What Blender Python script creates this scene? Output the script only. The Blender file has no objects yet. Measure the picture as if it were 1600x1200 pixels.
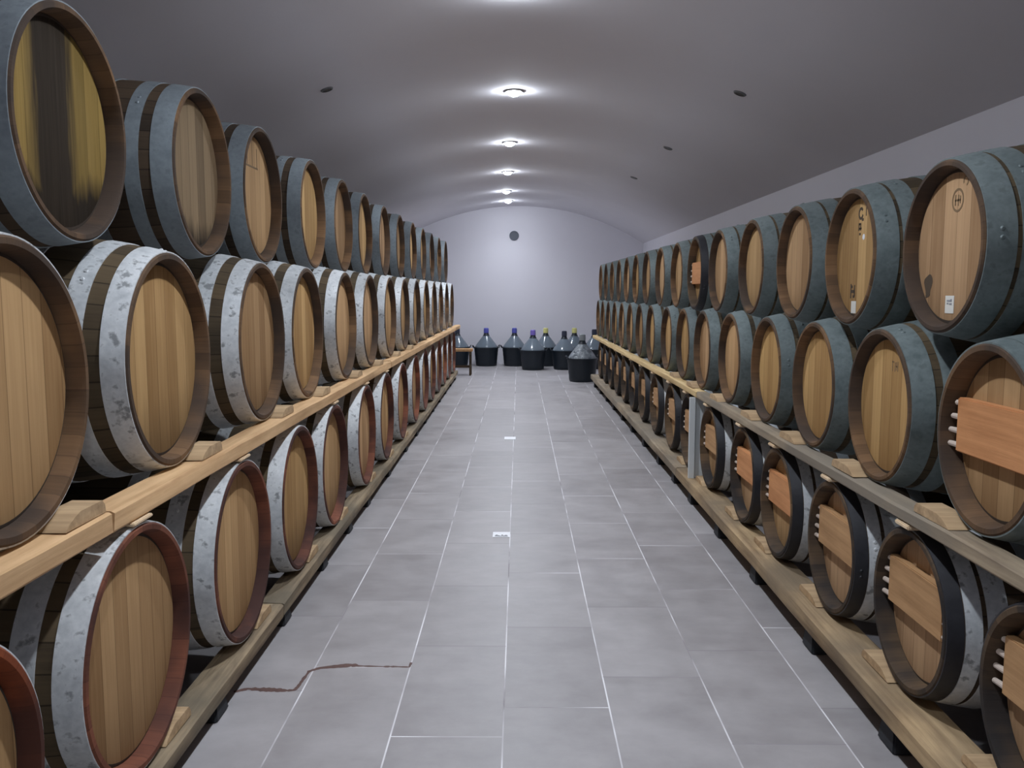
import bpy, bmesh, math, random
from mathutils import Vector
random.seed(7)
R = math.radians
PI = math.pi
sc = bpy.context.scene
COL = sc.collection

# ------------------------------------------------------------------ camera, world, exposure
H_EYE = 1.70
cam = bpy.data.cameras.new('camera')
cam.sensor_width = 36.0
cam.lens = 36.0 * 1370 / 1600
cam.clip_start = 0.05
camo = bpy.data.objects.new('camera', cam)
camo.location = (0, 0, H_EYE)
camo.rotation_euler = (R(90 - 6.01), 0, R(0.443))
COL.objects.link(camo)
sc.camera = camo

w = bpy.data.worlds.new('cellar_air')
sc.world = w
w.use_nodes = True
w.node_tree.nodes['Background'].inputs[0].default_value = (0.6, 0.75, 1.0, 1)
w.node_tree.nodes['Background'].inputs[1].default_value = 0.02

vs = sc.view_settings
vs.view_transform = 'Standard'
vs.look = 'None'
vs.gamma = 1
vs.exposure = 0.9
vs.use_curve_mapping = False

LAMP_POWER = 125.0
LAMP_COLOUR = (0.85, 0.91, 1.0)
SPOT_ANGLE = R(140)

# ------------------------------------------------------------------ material helpers
def srgb(r, g, b):
    def f(c):
        c /= 255.0
        return c / 12.92 if c <= 0.04045 else ((c + 0.055) / 1.055) ** 2.4
    return (f(r), f(g), f(b), 1)


class NT:
    """small helper to wire a node tree"""
    def __init__(self, name):
        self.m = bpy.data.materials.new(name)
        self.m.use_nodes = True
        self.t = self.m.node_tree
        self.b = self.t.nodes['Principled BSDF']
        self.n = self.t.nodes
        self.tc = None

    def node(self, typ, **kw):
        n = self.n.new(typ)
        for k, v in kw.items():
            setattr(n, k, v)
        return n

    def set(self, sock, v):
        if hasattr(v, 'is_output'):
            self.t.links.new(v, sock)
        elif isinstance(v, (int, float)) and sock.type in ('RGBA',):
            sock.default_value = (v, v, v, 1)
        else:
            sock.default_value = v

    def math(self, op, a, b=0.0, c=0.0):
        n = self.node('ShaderNodeMath', operation=op)
        self.set(n.inputs[0], a)
        self.set(n.inputs[1], b)
        self.set(n.inputs[2], c)
        return n.outputs[0]

    def obj(self):
        if not self.tc:
            self.tc = self.node('ShaderNodeTexCoord')
        return self.tc.outputs['Object']

    def xyz(self, v):
        n = self.node('ShaderNodeSeparateXYZ')
        self.set(n.inputs[0], v)
        return n.outputs

    def comb(self, x, y, z):
        n = self.node('ShaderNodeCombineXYZ')
        for i, q in enumerate((x, y, z)):
            self.set(n.inputs[i], q)
        return n.outputs[0]

    def rnd(self):
        return self.node('ShaderNodeObjectInfo').outputs['Random']

    def vadd(self, a, b):
        n = self.node('ShaderNodeVectorMath', operation='ADD')
        self.set(n.inputs[0], a)
        self.set(n.inputs[1], b)
        return n.outputs[0]

    def vmul(self, a, b):
        n = self.node('ShaderNodeVectorMath', operation='MULTIPLY')
        self.set(n.inputs[0], a)
        self.set(n.inputs[1], b)
        return n.outputs[0]

    def noise(self, vec, scale, detail=3.0, rough=0.55):
        n = self.node('ShaderNodeTexNoise')
        self.set(n.inputs['Vector'], vec)
        n.inputs['Scale'].default_value = scale
        n.inputs['Detail'].default_value = detail
        n.inputs['Roughness'].default_value = rough
        return n.outputs['Fac']

    def white(self, v):
        n = self.node('ShaderNodeTexWhiteNoise', noise_dimensions='1D')
        self.set(n.inputs['W'], v)
        return n.outputs['Value']

    def ramp(self, fac, *stops):
        n = self.node('ShaderNodeValToRGB')
        e = n.color_ramp.elements
        while len(e) < len(stops):
            e.new(0.5)
        for el, (p, c) in zip(e, stops):
            el.position = p
            el.color = c if len(c) == 4 else (*c, 1)
        self.set(n.inputs[0], fac)
        return n.outputs[0]

    def mix(self, fac, a, b, mode='MIX'):
        n = self.node('ShaderNodeMix', data_type='RGBA', blend_type=mode)
        self.set(n.inputs[0], fac)
        self.set(n.inputs[6], a)
        self.set(n.inputs[7], b)
        return n.outputs[2]

    def remap(self, v, a, b, c, d):
        n = self.node('ShaderNodeMapRange')
        self.set(n.inputs[0], v)
        for i, q in enumerate((a, b, c, d)):
            n.inputs[i + 1].default_value = q
        return n.outputs[0]

    def bump(self, h, strength=0.3, dist=0.01):
        n = self.node('ShaderNodeBump')
        n.inputs['Strength'].default_value = strength
        n.inputs['Distance'].default_value = dist
        self.set(n.inputs['Height'], h)
        self.t.links.new(n.outputs[0], self.b.inputs['Normal'])

    def done(self, col=None, rough=None, metal=None, spec=None):
        for k, v in (('Base Color', col), ('Roughness', rough), ('Metallic', metal), ('Specular IOR Level', spec)):
            if v is not None:
                self.set(self.b.inputs[k], v)
        return self.m


def plain(name, col, rough=0.6, metal=0.0, var=0.0, scale=8.0):
    t = NT(name)
    if var:
        n = t.noise(t.obj(), scale, 4)
        c = t.mix(n, tuple(x * (1 - var) for x in col[:3]) + (1,), tuple(min(1, x * (1 + var)) for x in col[:3]) + (1,))
        return t.done(c, rough, metal)
    return t.done(col, rough, metal)


def m_head(name, light, dark, stain=None, grey=0.0):
    """vertical oak boards; object y is across the boards, z along them"""
    t = NT(name)
    x, y, z = t.xyz(t.obj())
    r = t.rnd()
    off = t.math('MULTIPLY', r, 37.0)
    u = t.math('DIVIDE', t.math('ADD', y, t.math('MULTIPLY', r, 0.09)), 0.092)
    idx = t.math('FLOOR', u)
    fr = t.math('FRACT', u)
    tone = t.white(t.math('ADD', idx, off))
    v = t.comb(t.math('ADD', off, t.math('MULTIPLY', idx, 3.1)), y, z)
    grain = t.noise(t.vmul(v, (1, 70, 2.2)), 1.0, 4, 0.6)
    blot = t.noise(t.vmul(v, (1, 5, 2)), 1.0, 3)
    f = t.math('ADD', t.math('MULTIPLY', tone, 0.5), t.math('ADD', t.math('MULTIPLY', grain, 0.55), t.math('MULTIPLY', blot, 0.4)))
    c = t.ramp(t.math('MULTIPLY', f, 0.68), (0.2, dark), (0.8, light))
    gap = t.math('LESS_THAN', t.math('MINIMUM', fr, t.math('SUBTRACT', 1.0, fr)), 0.022)
    c = t.mix(t.math('MULTIPLY', gap, 0.45), c, (dark[0] * .35, dark[1] * .33, dark[2] * .3, 1))
    hue = t.remap(r, 0, 1, 0.86, 1.1)
    c = t.mix(1.0, c, t.comb(hue, hue, t.math('MULTIPLY', hue, t.remap(t.white(off), 0, 1, 0.85, 1.12))), 'MULTIPLY')
    # wine weeping out of the joints near the foot of the head, each barrel its own amount
    rad = t.math('SQRT', t.math('ADD', t.math('MULTIPLY', y, y), t.math('MULTIPLY', z, z)))
    weep = t.noise(t.comb(off, t.math('MULTIPLY', y, 26.0), t.math('MULTIPLY', z, 2.5)), 1.0, 3)
    if stain == 'heavy':
        band = t.math('ADD', t.math('ABSOLUTE', t.math('ADD', y, 0.03)), t.math('MULTIPLY', t.math('SUBTRACT', weep, 0.5), 0.12))
        k = t.remap(band, 0.085, 0.165, 0.97, 0.0)
        low = t.remap(t.math('ADD', z, t.math('MULTIPLY', weep, 0.14)), -0.15, -0.06, 0.97, 0.0)
        k = t.math('MAXIMUM', k, low)
        c = t.mix(k, c, t.mix(grain, (0.006, 0.005, 0.005, 1), (0.045, 0.034, 0.026, 1)))
    elif stain == 'low':
        low = t.remap(t.math('ADD', z, t.math('MULTIPLY', weep, 0.16)), -0.22, -0.12, 0.92, 0.0)
        c = t.mix(low, c, (0.03, 0.026, 0.022, 1))
    else:
        low = t.remap(t.math('ADD', z, t.math('MULTIPLY', weep, 0.22)), -0.2, -0.02, 0.5, 0.0)
        amt = t.remap(t.white(t.math('ADD', off, 5.0)), 0.45, 1, 0, 0.8)
        c = t.mix(t.math('MULTIPLY', low, amt), c, (0.07, 0.05, 0.03, 1))
    t.bump(t.math('SUBTRACT', grain, t.math('MULTIPLY', gap, 2.0)), 0.15, 0.004)
    return t.done(c, 0.8, 0, 0.12)


def m_stave(name, light, dark, n_staves=30, edge_stain=None, rough=0.75, seam=0.6):
    """staves running along object x, centred on the barrel axis"""
    t = NT(name)
    x, y, z = t.xyz(t.obj())
    r = t.rnd()
    off = t.math('MULTIPLY', r, 53.0)
    ang = t.math('ADD', t.math('DIVIDE', t.math('ARCTAN2', z, y), 2 * PI), t.math('ADD', r, 1.0))
    u = t.math('MULTIPLY', ang, n_staves)
    idx = t.math('FLOOR', u)
    fr = t.math('FRACT', u)
    tone = t.white(t.math('ADD', idx, off))
    v = t.comb(t.math('MULTIPLY', x, 3.0), t.math('MULTIPLY', u, 6.0), off)
    grain = t.noise(v, 1.0, 4, 0.6)
    v2 = t.vadd(t.vmul(t.obj(), (4, 4, 4)), t.comb(off, off, 0.0))
    blot = t.noise(v2, 1.0, 4)
    f = t.math('ADD', t.math('MULTIPLY', tone, 0.4), t.math('ADD', t.math('MULTIPLY', grain, 0.35), t.math('MULTIPLY', blot, 0.5)))
    c = t.ramp(t.math('MULTIPLY', f, 0.8), (0.2, dark), (0.75, light))
    gap = t.math('LESS_THAN', t.math('MINIMUM', fr, t.math('SUBTRACT', 1.0, fr)), 0.03)
    c = t.mix(t.math('MULTIPLY', gap, seam), c, (dark[0] * .3, dark[1] * .3, dark[2] * .3, 1))
    if edge_stain:
        k = t.remap(t.noise(t.vadd(t.vmul(t.obj(), (2.5, 2.5, 2.5)), t.comb(0.0, off, off)), 1.0, 3), 0.36, 0.6, 0.0, 0.9)
        c = t.mix(k, c, edge_stain)
    t.bump(t.math('SUBTRACT', grain, t.math('MULTIPLY', gap, 2.0)), 0.2, 0.004)
    return t.done(c, rough, 0, 0.2)


def m_hoop(name, light, dark, rough=0.5, metal=0.55, spots=0.4):
    t = NT(name)
    r = t.rnd()
    off = t.math('MULTIPLY', r, 91.0)
    v = t.vadd(t.obj(), t.comb(off, off, off))
    n1 = t.noise(v, 22.0, 4, 0.6)
    n2 = t.noise(v, 55.0, 2, 0.5)
    n3 = t.noise(v, 3.5, 3, 0.5)
    f = t.math('ADD', t.math('MULTIPLY', n1, 0.5), t.math('ADD', t.math('MULTIPLY', n2, 0.2), t.math('MULTIPLY', n3, 0.4)))
    c = t.ramp(f, (0.35, dark), (0.72, light))
    s = t.remap(n1, 0.56, 0.66, 0.0, spots)
    c = t.mix(s, c, tuple(q * 0.35 for q in dark[:3]) + (1,))
    t.bump(n1, 0.12, 0.003)
    return t.done(c, t.remap(n1, 0.3, 0.7, rough - 0.08, rough + 0.14), metal)


def m_timber(name, light, dark, axis='y', grey=None):
    t = NT(name)
    r = t.rnd()
    off = t.math('MULTIPLY', r, 71.0)
    v = t.vadd(t.obj(), t.comb(off, off, off))
    s = {'y': (30, 1.2, 30), 'x': (1.2, 30, 30), 'z': (30, 30, 1.2)}[axis]
    grain = t.noise(t.vmul(v, s), 1.0, 5, 0.6)
    blot = t.noise(t.vmul(v, {'y': (3.0, 0.8, 3.0), 'x': (0.8, 3, 3), 'z': (3, 3, 0.8)}[axis]), 2.6, 5, 0.65)
    c = t.ramp(t.math('ADD', t.math('MULTIPLY', grain, 0.6), t.math('MULTIPLY', blot, 0.5)), (0.36, dark), (0.70, light))
    if grey:
        k = t.remap(t.noise(v, 1.1, 4), 0.4, 0.6, 0, 0.8)
        c = t.mix(k, c, grey)
    t.bump(grain, 0.35, 0.006)
    return t.done(c, 0.78, 0, 0.25)


# ------------------------------------------------------------------ materials
M = {}
M['head'] = m_head('oak_head', srgb(208, 170, 122), srgb(146, 110, 72))
M['head_darker'] = m_head('oak_head_darker', srgb(202, 166, 122), srgb(138, 106, 72))  # slightly darker oak for the top rows and the right bottom row
M['head_stained'] = m_head('oak_head_wine_stained', srgb(176, 146, 84), srgb(118, 98, 54), 'heavy')
M['head_low'] = m_head('oak_head_foot_stained', srgb(172, 148, 112), srgb(116, 98, 74), 'low')
M['croze'] = plain('dark_head_edge', (0.06, 0.042, 0.03, 1), 0.8, 0, 0.4, 30)  # darker ring around the edge of every head
M['stave'] = m_stave('oak_stave_brown', srgb(106, 90, 68), srgb(48, 41, 32))
M['stave_dark'] = m_stave('oak_stave_dark', srgb(92, 76, 60), srgb(42, 36, 31))
M['rim_red'] = m_stave('oak_rim_reddened', srgb(150, 92, 68), srgb(82, 48, 38), 34, (0.05, 0.025, 0.022, 1), seam=0.25)
M['rim_brown'] = m_stave('oak_rim_brown', srgb(136, 104, 74), srgb(74, 56, 40), 34, (0.055, 0.04, 0.032, 1), seam=0.25)
M['rim_orange'] = m_stave('oak_rim_orange', srgb(186, 98, 54), srgb(112, 54, 32), 34, (0.06, 0.028, 0.022, 1), seam=0.25)
M['rim_dark'] = m_stave('oak_rim_dark', srgb(130, 104, 76), srgb(62, 50, 38), 28, (0.02, 0.02, 0.022, 1), seam=0.25)
M['hoop_bright'] = m_hoop('galvanised_hoop_bright', (0.84, 0.86, 0.87, 1), (0.44, 0.47, 0.49, 1), 0.5, 0.2, 0.75)
M['hoop_grey'] = m_hoop('galvanised_hoop_dull', (0.44, 0.48, 0.5, 1), (0.24, 0.27, 0.29, 1), 0.52, 0.2, 0.3)
M['hoop_slate'] = m_hoop('galvanised_hoop_slate', (0.24, 0.285, 0.285, 1), (0.10, 0.13, 0.132, 1), 0.55, 0.2, 0.35)
M['hoop_dusk'] = m_hoop('galvanised_hoop_dusky', (0.32, 0.37, 0.4, 1), (0.17, 0.2, 0.22, 1), 0.52, 0.2, 0.3)
M['hoop_black'] = m_hoop('black_painted_hoop', (0.03, 0.03, 0.036, 1), (0.012, 0.012, 0.016, 1), 0.5, 0.1, 0.0)
M['bar'] = m_timber('oak_crossbar', srgb(198, 156, 112), srgb(154, 116, 78), 'y')
M['bar_orange'] = m_timber('oak_crossbar_orange', srgb(218, 156, 106), srgb(178, 120, 76), 'y')
M['peg'] = plain('wooden_peg', srgb(206, 190, 176), 0.7)
M['beam_fresh'] = m_timber('fresh_pine_beam', srgb(228, 190, 144), srgb(186, 146, 104), 'y')
M['beam_pale'] = m_timber('pale_pine_beam', srgb(226, 200, 150), srgb(190, 158, 108), 'y')
M['beam_grey'] = m_timber('weathered_beam', srgb(178, 160, 134), srgb(118, 104, 88), 'y', srgb(128, 120, 108))
M['beam_worn'] = m_timber('worn_rail', srgb(200, 172, 132), srgb(120, 96, 70), 'y', srgb(122, 108, 90))
M['beam_floor'] = m_timber('stained_floor_rail', srgb(176, 156, 126), srgb(88, 74, 60), 'y', srgb(104, 96, 82))
M['wedge'] = m_timber('wooden_wedge', srgb(204, 174, 136), srgb(148, 122, 92), 'x')
M['spacer'] = m_timber('spacer_wood', srgb(232, 210, 178), srgb(204, 176, 140), 'y')
M['foot'] = plain('dark_block', (0.018, 0.02, 0.024, 1), 0.7, 0, 0.3, 20)
M['white_metal'] = plain('white_post_paint', srgb(214, 220, 222), 0.45)
M['black_plastic'] = plain('black_basket_plastic', (0.006, 0.011, 0.018, 1), 0.5, 0, 0.2, 12)
M['lamp_trim'] = plain('lamp_trim_metal', (0.6, 0.6, 0.62, 1), 0.35, 0.7)
M['dead_trim'] = plain('unlit_trim_metal', (0.16, 0.16, 0.165, 1), 0.5, 0.1)
M['dead_lens'] = plain('unlit_lens', (0.11, 0.10, 0.085, 1), 0.3)
M['vent'] = plain('vent_grey', (0.15, 0.165, 0.2, 1), 0.6)
M['card'] = plain('white_card', (0.88, 0.89, 0.92, 1), 0.5)
M['sticker'] = plain('paper_sticker_white', (0.72, 0.71, 0.65, 1), 0.7)
M['ink'] = plain('grey_ink', (0.28, 0.29, 0.31, 1), 0.6)
M['burn'] = plain('burnt_mark', (0.075, 0.05, 0.03, 1), 0.8)
M['burn_soft'] = plain('faded_burnt_mark', (0.22, 0.14, 0.07, 1), 0.8)
M['spill'] = plain('dried_wine', (0.11, 0.058, 0.048, 1), 0.6, 0, 0.45, 30)
M['cap_blue'] = plain('blue_cap', (0.09, 0.1, 0.42, 1), 0.4)
M['cap_purple'] = plain('violet_cap', (0.2, 0.14, 0.5, 1), 0.4)
M['cap_yellow'] = plain('yellow_cap', (0.72, 0.68, 0.25, 1), 0.45)
M['cap_dark'] = plain('dark_cap', (0.03, 0.035, 0.06, 1), 0.45)
M['cap_grey'] = plain('grey_cap', (0.24, 0.26, 0.27, 1), 0.5)

t = NT('demijohn_glass')
t.b.inputs['Transmission Weight'].default_value = 0.35
M['glass'] = t.done((0.22, 0.27, 0.32, 1), 0.16, 0.0)
t = NT('crumpled_film')
nn = t.noise(t.obj(), 14.0, 4)
t.bump(nn, 0.9, 0.03)
t.b.inputs['Transmission Weight'].default_value = 0.25
M['film'] = t.done(t.ramp(nn, (0.35, (0.10, 0.12, 0.14, 1)), (0.68, (0.42, 0.46, 0.5, 1))), 0.3, 0.0)

t = NT('lamp_glow')
t.b.inputs['Emission Color'].default_value = (0.84, 0.91, 1.0, 1)
t.b.inputs['Emission Strength'].default_value = 170.0
M['lamp_glow'] = t.done((0.9, 0.9, 0.9, 1), 0.4)

# plaster
def m_plaster(name, a, b, rough=0.85):
    t = NT(name)
    n = t.noise(t.obj(), 0.8, 5, 0.6)
    f = t.noise(t.obj(), 60.0, 3, 0.6)
    t.bump(f, 0.12, 0.004)
    return t.done(t.mix(n, a, b), rough, 0, 0.2)
M['ceiling'] = m_plaster('ceiling_plaster', srgb(220, 217, 222), srgb(230, 227, 232))
M['wall'] = m_plaster('wall_plaster', srgb(224, 221, 228), srgb(232, 230, 236))

# floor tiles: 0.42 x 0.845, each column stepped by a third
def m_floor():
    t = NT('grey_floor_tiles')
    x, y, z = t.xyz(t.obj())
    W, L = 0.433, 0.867
    u = t.math('DIVIDE', t.math('ADD', x, 0.060 + W * 20), W)
    col = t.math('FLOOR', u)
    fu = t.math('FRACT', u)
    k = t.math('SUBTRACT', col, 20.0)
    step = t.math('ADD', t.math('MULTIPLY', t.math('MAXIMUM', k, 0.0), 0.2895), t.math('MULTIPLY', t.math('MINIMUM', k, 0.0), 0.2415))
    yy = t.math('SUBTRACT', y, t.math('ADD', 3.447, step))
    v = t.math('ADD', t.math('DIVIDE', yy, L), 60.0)
    row = t.math('FLOOR', v)
    fv = t.math('FRACT', v)
    eu = t.math('MULTIPLY', t.math('MINIMUM', fu, t.math('SUBTRACT', 1.0, fu)), W)
    ev = t.math('MULTIPLY', t.math('MINIMUM', fv, t.math('SUBTRACT', 1.0, fv)), L)
    gl = t.math('MINIMUM', eu, ev)
    g = t.remap(gl, 0.0022, 0.0040, 1.0, 0.0)
    tid = t.white(t.math('ADD', t.math('MULTIPLY', col, 17.13), row))
    p = t.vadd(t.obj(), t.comb(t.math('MULTIPLY', tid, 30.0), 0.0, 0.0))
    n1 = t.noise(p, 3.0, 6, 0.62)
    n2 = t.noise(t.vmul(p, (1.0, 1.8, 1.0)), 5.0, 4, 0.6)
    n3 = t.noise(t.obj(), 0.7, 3, 0.5)
    f = t.math('ADD', t.math('MULTIPLY', n1, 0.55), t.math('ADD', t.math('MULTIPLY', n2, 0.22), t.math('MULTIPLY', tid, 0.14)))
    c = t.ramp(f, (0.28, srgb(143, 139, 140)), (0.75, srgb(182, 178, 179)))
    gn = t.remap(t.noise(t.obj(), 1.6, 3), 0.36, 0.58, 0.0, 1.0)
    # many of the cross joints are filled with grout as grey as the tile
    vrow = t.math('ROUND', v)
    pale = t.math('GREATER_THAN', t.white(t.math('ADD', t.math('MULTIPLY', col, 7.7), t.math('MULTIPLY', vrow, 3.3))), 0.55)
    cross = t.math('LESS_THAN', ev, eu)
    gn = t.math('MULTIPLY', gn, t.math('SUBTRACT', 1.0, t.math('MULTIPLY', cross, t.math('SUBTRACT', 1.0, pale))))
    gc = t.mix(gn, srgb(148, 143, 146), srgb(232, 231, 234))
    c = t.mix(g, c, gc)
    ro = t.math('ADD', t.remap(n1, 0.3, 0.7, 0.34, 0.5), t.math('MULTIPLY', g, 0.3))
    t.bump(t.math('SUBTRACT', t.math('MULTIPLY', n2, 0.1), g), 0.1, 0.004)
    return t.done(c, ro, 0, 0.45)
M['floor'] = m_floor()


# ------------------------------------------------------------------ geometry helpers
def box(bm, x0, x1, y0, y1, z0, z1, mi=0):
    vs_ = [bm.verts.new((x, y, z)) for z in (z0, z1) for y in (y0, y1) for x in (x0, x1)]
    fs = []
    for f in ((0, 2, 3, 1), (4, 5, 7, 6), (0, 1, 5, 4), (2, 6, 7, 3), (0, 4, 6, 2), (1, 3, 7, 5)):
        q = bm.faces.new([vs_[i] for i in f])
        q.material_index = mi
        fs.append(q)
    return vs_, fs


def prism(bm, pts, x0, x1, mi=0):
    """polygon pts in (y,z), extruded along x"""
    a = [bm.verts.new((x0, y, z)) for y, z in pts]
    b = [bm.verts.new((x1, y, z)) for y, z in pts]
    n = len(pts)
    bm.faces.new(a[::-1]).material_index = mi
    bm.faces.new(b).material_index = mi
    for i in range(n):
        bm.faces.new((a[i], a[(i + 1) % n], b[(i + 1) % n], b[i])).material_index = mi


def lathe(bm, prof, segs=72, axis='x', mats=None, cap0=False, cap1=False, wob=None):
    """prof: list of (t, r); revolve about the x or z axis"""
    rings = []
    for k, (tt, r) in enumerate(prof):
        ring = []
        for i in range(segs):
            a = 2 * PI * i / segs
            rr = r * (1 + (wob(k, i) if wob else 0))
            p = (tt, rr * math.cos(a), rr * math.sin(a)) if axis == 'x' else (rr * math.cos(a), rr * math.sin(a), tt)
            ring.append(bm.verts.new(p))
        rings.append(ring)
    for k in range(len(rings) - 1):
        for i in range(segs):
            j = (i + 1) % segs
            f = bm.faces.new((rings[k][i], rings[k][j], rings[k + 1][j], rings[k + 1][i]))
            f.material_index = mats[k] if mats else 0
            f.smooth = True
    if cap0:
        bm.faces.new(rings[0][::-1])
    if cap1:
        f = bm.faces.new(rings[-1])
        f.material_index = mats[-1] if mats else 0
    return rings


def cyl(bm, c, axis, r, ln, segs=12, r2=None):
    """short cylinder starting at c along axis (unit Vector)"""
    ax = Vector(axis).normalized()
    up = Vector((0, 0, 1)) if abs(ax.z) < 0.9 else Vector((1, 0, 0))
    e1 = ax.cross(up).normalized()
    e2 = ax.cross(e1)
    c = Vector(c)
    r2 = r if r2 is None else r2
    a = [bm.verts.new(c + (e1 * math.cos(2 * PI * i / segs) + e2 * math.sin(2 * PI * i / segs)) * r) for i in range(segs)]
    b = [bm.verts.new(c + ax * ln + (e1 * math.cos(2 * PI * i / segs) + e2 * math.sin(2 * PI * i / segs)) * r2) for i in range(segs)]
    bm.faces.new(a)
    bm.faces.new(b[::-1])
    for i in range(segs):
        f = bm.faces.new((a[i], b[i], b[(i + 1) % segs], a[(i + 1) % segs]))
        f.smooth = True


def mesh(name, bm, mats, sharp=R(35), bevel=None):
    if bevel:
        bmesh.ops.bevel(bm, geom=[e for e in bm.edges], offset=bevel, segments=2, affect='EDGES', clamp_overlap=True)
    bmesh.ops.recalc_face_normals(bm, faces=bm.faces[:])
    me = bpy.data.meshes.new(name)
    bm.to_mesh(me)
    bm.free()
    for m in (mats if isinstance(mats, (list, tuple)) else [mats]):
        me.materials.append(m)
    try:
        me.set_sharp_from_angle(angle=sharp)
    except Exception:
        pass
    return me


def link(name, me, parent=None, loc=(0, 0, 0), rot=(0, 0, 0)):
    o = bpy.data.objects.new(name, me)
    COL.objects.link(o)
    o.location = loc
    o.rotation_euler = rot
    if parent:
        o.parent = parent
    return o


def tag(o, label, cat, group=None):
    o['label'] = label
    o['category'] = cat
    if group:
        o['group'] = group
    return o


def struct(o):
    o['kind'] = 'structure'
    return o


def empty(name, loc, rot=(0, 0, 0)):
    o = bpy.data.objects.new(name, None)
    o.empty_display_size = 0.1
    o.location = loc
    o.rotation_euler = rot
    COL.objects.link(o)
    return o


def relink_mats(o, mats):
    for i, m in enumerate(mats):
        o.material_slots[i].link = 'OBJECT'
        o.material_slots[i].material = m


ORD = ['first', 'second', 'third', 'fourth', 'fifth', 'sixth', 'seventh', 'eighth', 'ninth', 'tenth', 'eleventh',
       'twelfth', 'thirteenth', 'fourteenth', 'fifteenth', 'sixteenth', 'seventeenth', 'eighteenth', 'nineteenth', 'twentieth']

# ------------------------------------------------------------------ room shell
Y0, Y1 = -4.5, 20.7
XW = 2.9
Z_SPRING, Z_CROWN = 2.82, 3.68
R_VAULT = (XW ** 2 + (Z_CROWN - Z_SPRING) ** 2) / (2 * (Z_CROWN - Z_SPRING))


def vault(x):
    x = min(XW, abs(x))
    return Z_CROWN - R_VAULT + math.sqrt(R_VAULT ** 2 - x ** 2)


bm = bmesh.new()
box(bm, -XW - 0.2, XW + 0.2, Y0 - 0.2, Y1 + 0.2, -0.2, 0)
struct(link('floor', mesh('floor', bm, M['floor'])))

bm = bmesh.new()
N = 96
xs = [-XW * math.cos(PI * i / N) for i in range(N + 1)]
inner = [(x, vault(x)) for x in xs]
outer = [(x * 1.05, vault(x) + 0.18) for x in xs]
loops = []
for yy in (Y0 - 0.1, Y1 + 0.1):
    loops.append(([bm.verts.new((x, yy, z)) for x, z in inner], [bm.verts.new((x, yy, z)) for x, z in outer]))
(a0, b0), (a1, b1) = loops
for i in range(N):
    f = bm.faces.new((a0[i], a0[i + 1], a1[i + 1], a1[i])); f.smooth = True
    f = bm.faces.new((b0[i], b1[i], b1[i + 1], b0[i + 1])); f.smooth = True
    bm.faces.new((a0[i], b0[i], b0[i + 1], a0[i + 1]))
    bm.faces.new((a1[i], a1[i + 1], b1[i + 1], b1[i]))
bm.faces.new((a0[0], a1[0], b1[0], b0[0]))
bm.faces.new((a0[N], b0[N], b1[N], a1[N]))
struct(link('ceiling', mesh('ceiling', bm, M['ceiling'], R(60))))

for nm, x0, x1 in (('wall_left', -XW - 0.2, -XW), ('wall_right', XW, XW + 0.2)):
    bm = bmesh.new()
    box(bm, x0, x1, Y0 - 0.2, Y1 + 0.2, 0, Z_SPRING + 0.01)
    struct(link(nm, mesh(nm, bm, M['wall'])))
for nm, y0, y1 in (('wall_back', Y1, Y1 + 0.2), ('wall_front', Y0 - 0.2, Y0)):
    bm = bmesh.new()
    box(bm, -XW - 0.2, XW + 0.2, y0, y1, 0, 3.9)
    struct(link(nm, mesh(nm, bm, M['wall'])))

# ------------------------------------------------------------------ barrels
def hull(x, L, rh, rb):
    q = 2 * x / L
    return rb - (rb - rh) * abs(q) ** 2.0


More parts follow.
